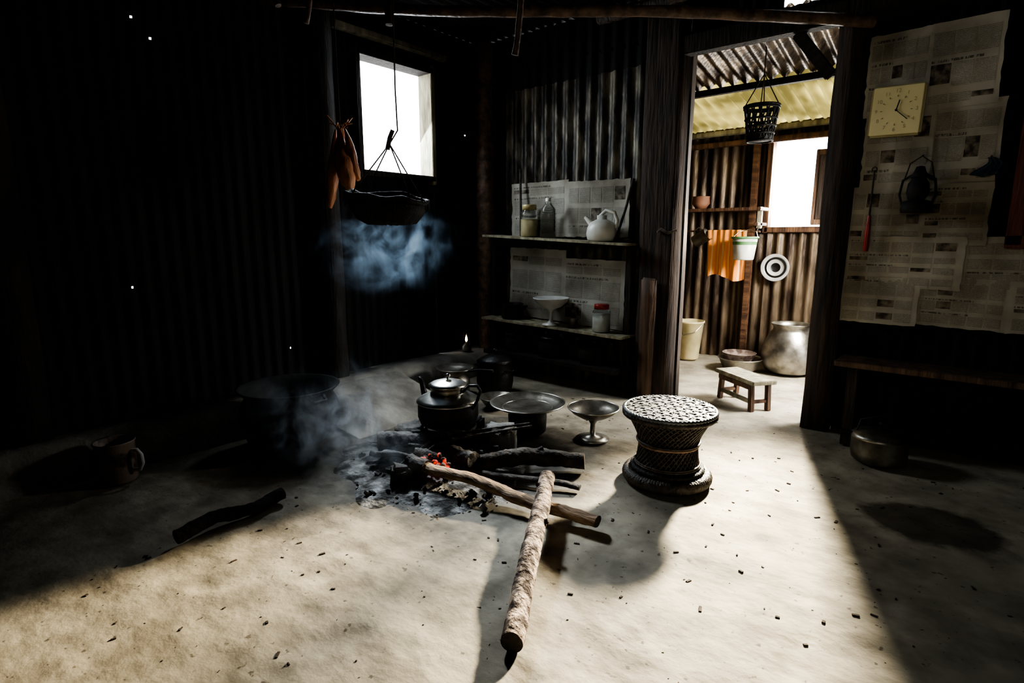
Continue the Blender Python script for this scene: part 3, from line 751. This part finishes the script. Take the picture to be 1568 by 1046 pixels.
b=B('dried_gourds',(.72,-2.01,1.45))
for (dx,dy,L,r,s_) in [(-.075,-.04,.46,.040,1),(.07,-.02,.36,.066,2),(.0,.04,.32,.05,3),(.10,.03,.30,.04,4)]:
    pts=[];rs=[]
    for j in range(16):
        t=j/15; pts.append((dx*(1.3-t*1.1)+.02*math.sin(t*4+s_),dy*(1.2-t),.43-L*(1-t)))
        rs.append(max(.004,r*math.sin(math.pi*min(1,(t*.86+.06)))**.8*(1.15-.75*t)))
    b.tube(pts,rs,'gourd',14,.2,s_)
for i in range(9):
    a=i*.9; b.tube([(0,0,.42),(.04*math.cos(a),.04*math.sin(a),.46),(.075*math.cos(a),.075*math.sin(a),.43+.035*(i%3))],.0045,'gourd',6)
b.tube([(0,0,.41),(0,0,.46)],.014,'rope',8,.3); b.tube([(0,0,.45),(.0,0,.9),(0,0,1.48)],.0045,'rope',6)
b.done()

b=B('pressure_cooker',(3.44,-.42,0),(0,0,.3))
b.lathe([(0,.001),(.12,.001),(.135,.015),(.14,.05),(.14,.13),(.145,.135),(.145,.145),(.13,.16),(.06,.18),(0,.185)],'alu_worn')
b.lathe([(.006,.18),(.006,.2),(.016,.21),(.016,.225),(0,.23)],'black_pot',seg=16)
b.tube([(-.12,0,.14),(-.19,0,.15),(-.25,0,.16)],[.012,.015,.013],'black_pot'); b.tube([(.13,0,.13),(.17,.02,.14),(.17,-.02,.14),(.13,-.03,.13)],.009,'black_pot')
b.tube([(-.12,0,.15),(-.1,0,.23),(0,0,.26),(.1,0,.23),(.12,0,.15)],.005,'black_pot'); b.done()

# ------------------------------------------------------------------ annex contents
b=B('wooden_bench',(2.48,.22,0),(0,0,-.62))
b.box((0,0,.215),(.46,.2,.03),'pale_wood')
for sx in (-1,1):
    b.box((sx*.18,-.07,.10),(.035,.035,.205),'brown_wood',rot=(0,-sx*.08,0)); b.box((sx*.18,.07,.10),(.035,.035,.205),'brown_wood',rot=(0,-sx*.08,0))
    b.box((sx*.182,0,.07),(.025,.14,.025),'brown_wood')
b.box((0,-.07,.07),(.35,.025,.03),'pale_wood'); b.box((0,-.085,.18),(.38,.02,.04),'brown_wood'); b.done()
b=B('aluminium_pot',(2.46,1.5,0))
b.lathe([(0,.001),(.14,.001),(.2,.03),(.235,.11),(.24,.18),(.215,.29),(.17,.38),(.15,.4),(.15,.43),(.17,.46),(.172,.464),(.16,.46),(.14,.41),(.2,.28),(.22,.15),(0,.03)],'alu_worn',seg=48); b.done()
b=B('wash_basin',(2.08,1.33,0))
b.lathe([(0,.001),(.12,.001),(.15,.02),(.19,.11),(.205,.12),(.2,.124),(.18,.11),(.14,.03),(0,.015)],'alu_worn'); 
b.lathe([(0,.017),(.07,.017),(.12,.1),(.15,.16),(.155,.165),(.148,.165),(.1,.1),(0,.05)],'enamel',(-.02,.02,0)); b.done()
b=B('plastic_bucket',(1.50,1.5,0))
b.lathe([(0,.001),(.09,.001),(.1,.02),(.135,.38),(.145,.385),(.145,.4),(.13,.4),(.095,.03),(0,.015)],'cream')
b.tube([(.14,0,.38),(.1,-.12,.3),(0,-.16,.27),(-.1,-.12,.3),(-.14,0,.38)],.004,'steel'); b.done()
b=B('annex_rack')
b.box((1.66,1.62,1.50),(.9,.24,.03),'brown_wood'); b.box((2.07,1.62,1.42),(.04,.05,.2),'pale_wood'); b.box((2.07,1.66,1.36),(.04,.3,.03),'brown_wood'); b.box((1.24,1.7,1.42),(.04,.26,.2),'brown_wood')
b.tube([(1.22,1.57,1.30),(2.10,1.57,1.29)],.008,'brown_wood')
b.tube([(2.07,1.6,1.33),(2.07,1.57,1.3)],.006,'rope')
b.tube([(1.22,1.57,1.30),(1.16,1.57,1.30)],.006,'brown_wood')
b.done()
b=B('clay_bowl',(1.50,1.60,1.516)); b.lathe([(0,.001),(.05,.001),(.085,.05),(.08,.11),(.085,.12),(.075,.115),(.07,.05),(0,.02)],'terracotta'); b.done()
b=B('striped_cloth',(1.80,1.56,1.30)); vs=[]
nu,nv=40,22
for i in range(nu+1):
    for j in range(nv+1):
        u=i/nu; v=j/nv
        vs.append(((u-.5)*.38*(1-.10*v*(1-u)),-.018-.018*math.sin(u*19)*(.3+v)-.008*math.sin(u*43),.008-v*(.46-.03*math.sin(u*6))))
b.add(vs,[(i*(nv+1)+j,(i+1)*(nv+1)+j,(i+1)*(nv+1)+j+1,i*(nv+1)+j+1) for i in range(nu) for j in range(nv)],'cloth'); b.done()
b=B('hanging_pail',(2.02,1.40,1.03))
b.lathe([(0,.001),(.08,.001),(.088,.01),(.112,.2),(.11,.2),(.084,.015),(0,.01)],'white_plastic')
b.torus(.114,.010,'green_plastic',(0,0,.205)); b.lathe([(.1045,.14),(.108,.165),(.1085,.17)],'green_plastic')
b.tube([(-.115,0,.2),(-.08,.06,.26),(0,.16,.285),(.08,.06,.26),(.115,0,.2)],.004,'steel'); b.done()
b=B('steel_plate',(2.20,1.80,.95))
b.lathe([(0,.0),(.04,.0),(.045,.006)],'black_pot',mtx=RX); b.lathe([(.045,.006),(.075,.008),(.08,.014)],'enamel_white',mtx=RX)
b.lathe([(.08,.014),(.10,.012)],'black_pot',mtx=RX); b.lathe([(.10,.012),(.128,.03),(.132,.034),(.128,.036),(.09,.0),(0,-.004)],'enamel_white',mtx=RX); b.done()
b=B('tin_mug',(1.50,1.50,1.19),(0,1.0,0)); b.lathe([(0,0),(.06,0),(.065,.15),(.068,.152),(.06,.15),(.055,.01),(0,.01)],'alu_worn'); b.tube([(-.062,0,.12),(-.1,0,.11),(-.1,0,.05),(-.062,0,.04)],.006,'alu_worn'); b.done()
b=B('hanging_basket',(2.40,.40,1.93))
for i in range(14):
    a=i*2*math.pi/14; a2=a+.35
    b.tube([(.085*math.cos(a),.085*math.sin(a),0),(.10*math.cos(a2),.10*math.sin(a2),.12),(.118*math.cos(a2+.2),.118*math.sin(a2+.2),.24)],.006,'cane_dark',5)
    a2=a-.35; b.tube([(.085*math.cos(a),.085*math.sin(a),0),(.10*math.cos(a2),.10*math.sin(a2),.12),(.118*math.cos(a2-.2),.118*math.sin(a2-.2),.24)],.006,'cane_dark',5)
for z,r in ((0,.086),(.05,.092),(.10,.099),(.15,.106),(.24,.12),(.225,.118)): b.torus(r,.008,'cane_dark',(0,0,z))
b.lathe([(0,0),(.085,0),(.09,.03)],'cane_dark')
for i in range(4):
    a=i*math.pi/2+.4; b.tube([(.118*math.cos(a),.118*math.sin(a),.24),(0,0,.46)],.004,'rope',5)
b.tube([(0,0,.46),(0,0,.66)],.005,'rope',5); b.done()

# ------------------------------------------------------------------ smoke
def smoke(name, loc, sc, dens, col, nscale, lo, hi, rot=(0,0,0), aniso=.2, stretch=(1,1,1), fall=.15, off=(0,0,0), edge=1.1):
    import bmesh
    me=bpy.data.meshes.new(name); bm=bmesh.new(); bmesh.ops.create_icosphere(bm,subdivisions=3,radius=1); bm.to_mesh(me); bm.free()
    o=bpy.data.objects.new(name,me); o.location=loc; o.scale=sc; o.rotation_euler=rot; S.collection.objects.link(o)
    m=bpy.data.materials.new(name); m.use_nodes=True; nt=m.node_tree; nt.nodes.clear()
    try: m.cycles.volume_step_rate=.4
    except Exception: pass
    out=N(nt,'ShaderNodeOutputMaterial'); v=N(nt,'ShaderNodeVolumeScatter'); v.inputs['Color'].default_value=(*col,1); v.inputs['Anisotropy'].default_value=aniso
    tc=N(nt,'ShaderNodeTexCoord'); g=N(nt,'ShaderNodeNewGeometry')
    mp=N(nt,'ShaderNodeMapping'); mp.inputs['Scale'].default_value=stretch; mp.inputs['Location'].default_value=off; nt.links.new(g.outputs['Position'],mp.inputs[0])
    no=N(nt,'ShaderNodeTexNoise'); no.inputs['Scale'].default_value=nscale; no.inputs['Detail'].default_value=3; no.inputs['Distortion'].default_value=1.7; no.inputs['Roughness'].default_value=.55
    nt.links.new(mp.outputs[0],no.inputs['Vector'])
    r=N(nt,'ShaderNodeMapRange'); r.interpolation_type='SMOOTHSTEP'; r.inputs['From Min'].default_value=lo; r.inputs['From Max'].default_value=hi
    nt.links.new(no.outputs['Fac'],r.inputs['Value'])
    ln=N(nt,'ShaderNodeVectorMath',operation='LENGTH'); nt.links.new(tc.outputs['Object'],ln.inputs[0])
    n2=N(nt,'ShaderNodeTexNoise'); n2.inputs['Scale'].default_value=nscale*.55; n2.inputs['Detail'].default_value=1; nt.links.new(g.outputs['Position'],n2.inputs['Vector'])
    ma=N(nt,'ShaderNodeMath',operation='MULTIPLY_ADD'); nt.links.new(n2.outputs['Fac'],ma.inputs[0]); ma.inputs[1].default_value=edge; nt.links.new(ln.outputs['Value'],ma.inputs[2])
    f=N(nt,'ShaderNodeMapRange'); f.interpolation_type='SMOOTHSTEP'; f.inputs['From Min'].default_value=1+edge*.42; f.inputs['From Max'].default_value=fall+edge*.45
    nt.links.new(ma.outputs[0],f.inputs['Value'])
    hard=N(nt,'ShaderNodeMapRange'); hard.interpolation_type='SMOOTHSTEP'; hard.inputs['From Min'].default_value=1; hard.inputs['From Max'].default_value=.6; nt.links.new(ln.outputs['Value'],hard.inputs['Value'])
    mh=N(nt,'ShaderNodeMath',operation='MULTIPLY'); nt.links.new(hard.outputs[0],mh.inputs[0]); nt.links.new(f.outputs[0],mh.inputs[1])
    mu=N(nt,'ShaderNodeMath',operation='MULTIPLY'); nt.links.new(r.outputs[0],mu.inputs[0]); nt.links.new(mh.outputs[0],mu.inputs[1])
    m2=N(nt,'ShaderNodeMath',operation='MULTIPLY'); nt.links.new(mu.outputs[0],m2.inputs[0]); m2.inputs[1].default_value=dens
    nt.links.new(m2.outputs[0],v.inputs['Density']); nt.links.new(v.outputs[0],out.inputs['Volume'])
    me.materials.append(m); return o
smoke('smoke',(1.10,-2.06,1.18),(.62,.48,.34),2.7,(.55,.76,1),5.5,.47,.66,fall=.1)
smoke('smoke',(1.26,-2.52,.28),(.66,.56,.44),3.2,(.80,.89,1),5.5,.49,.66,fall=.05,stretch=(1,1,.8))

# ------------------------------------------------------------------ lights
def area(name,loc,tgt,sx,sy,e,col,spread=180):
    l=bpy.data.lights.new(name,'AREA'); l.shape='RECTANGLE'; l.size=sx; l.size_y=sy; l.energy=e; l.color=col; l.spread=math.radians(spread)
    o=bpy.data.objects.new(name,l); o.location=loc; o.rotation_euler=(Vector(tgt)-Vector(loc)).to_track_quat('-Z','Y').to_euler(); S.collection.objects.link(o); return o
def spot(name,loc,tgt,ang,blend,e,col,rad=.1):
    l=bpy.data.lights.new(name,'SPOT'); l.spot_size=math.radians(ang); l.spot_blend=blend; l.energy=e; l.color=col; l.shadow_soft_size=rad
    o=bpy.data.objects.new(name,l); o.location=loc; o.rotation_euler=(Vector(tgt)-Vector(loc)).to_track_quat('-Z','Y').to_euler(); S.collection.objects.link(o); return o
spot('daylight_annex_window',(2.32,2.15,2.05),(3.30,-2.25,0),27,.8,9500,(1,.89,.68),.20)
spot('daylight_annex_window_side',(2.45,2.15,2.05),(1.86,-3.35,0),11,1,7000,(1,.86,.62),.12)
area('daylight_annex_sky',(2.33,2.0,1.75),(2.4,-1.5,.6),.45,.7,42,(1,.95,.85))
area('daylight_kitchen_window',(-.15,-1.0,2.2),(1.6,-2.0,.6),.7,.8,42,(.82,.92,1))
spot('daylight_kitchen_beam',(-.3,-.75,2.45),(2.0,-2.35,0),30,1,650,(.82,.92,1),.15)
area('daylight_annex_door',(3.55,.8,1.6),(2.8,.75,0),.7,.7,150,(1,.97,.9))
spot('fill_behind_camera',(3.9,-5.4,1.9),(3.0,0,1.3),62,.8,85,(1,.96,.84),.35)  # added fill inside the closed front wall, brightens newspapers and shelf
w=bpy.data.worlds.new('World'); S.world=w; w.use_nodes=True
bg=w.node_tree.nodes['Background']; bg.inputs[0].default_value=(.97,.99,1,1); bg.inputs[1].default_value=6

cam=bpy.data.cameras.new('Camera'); co=bpy.data.objects.new('Camera',cam); S.collection.objects.link(co)
co.location=(3.82,-4.09,1.25); co.rotation_euler=(math.radians(79.5),0,math.radians(40.1)); cam.lens=20; cam.sensor_width=36; cam.clip_start=.02
S.camera=co
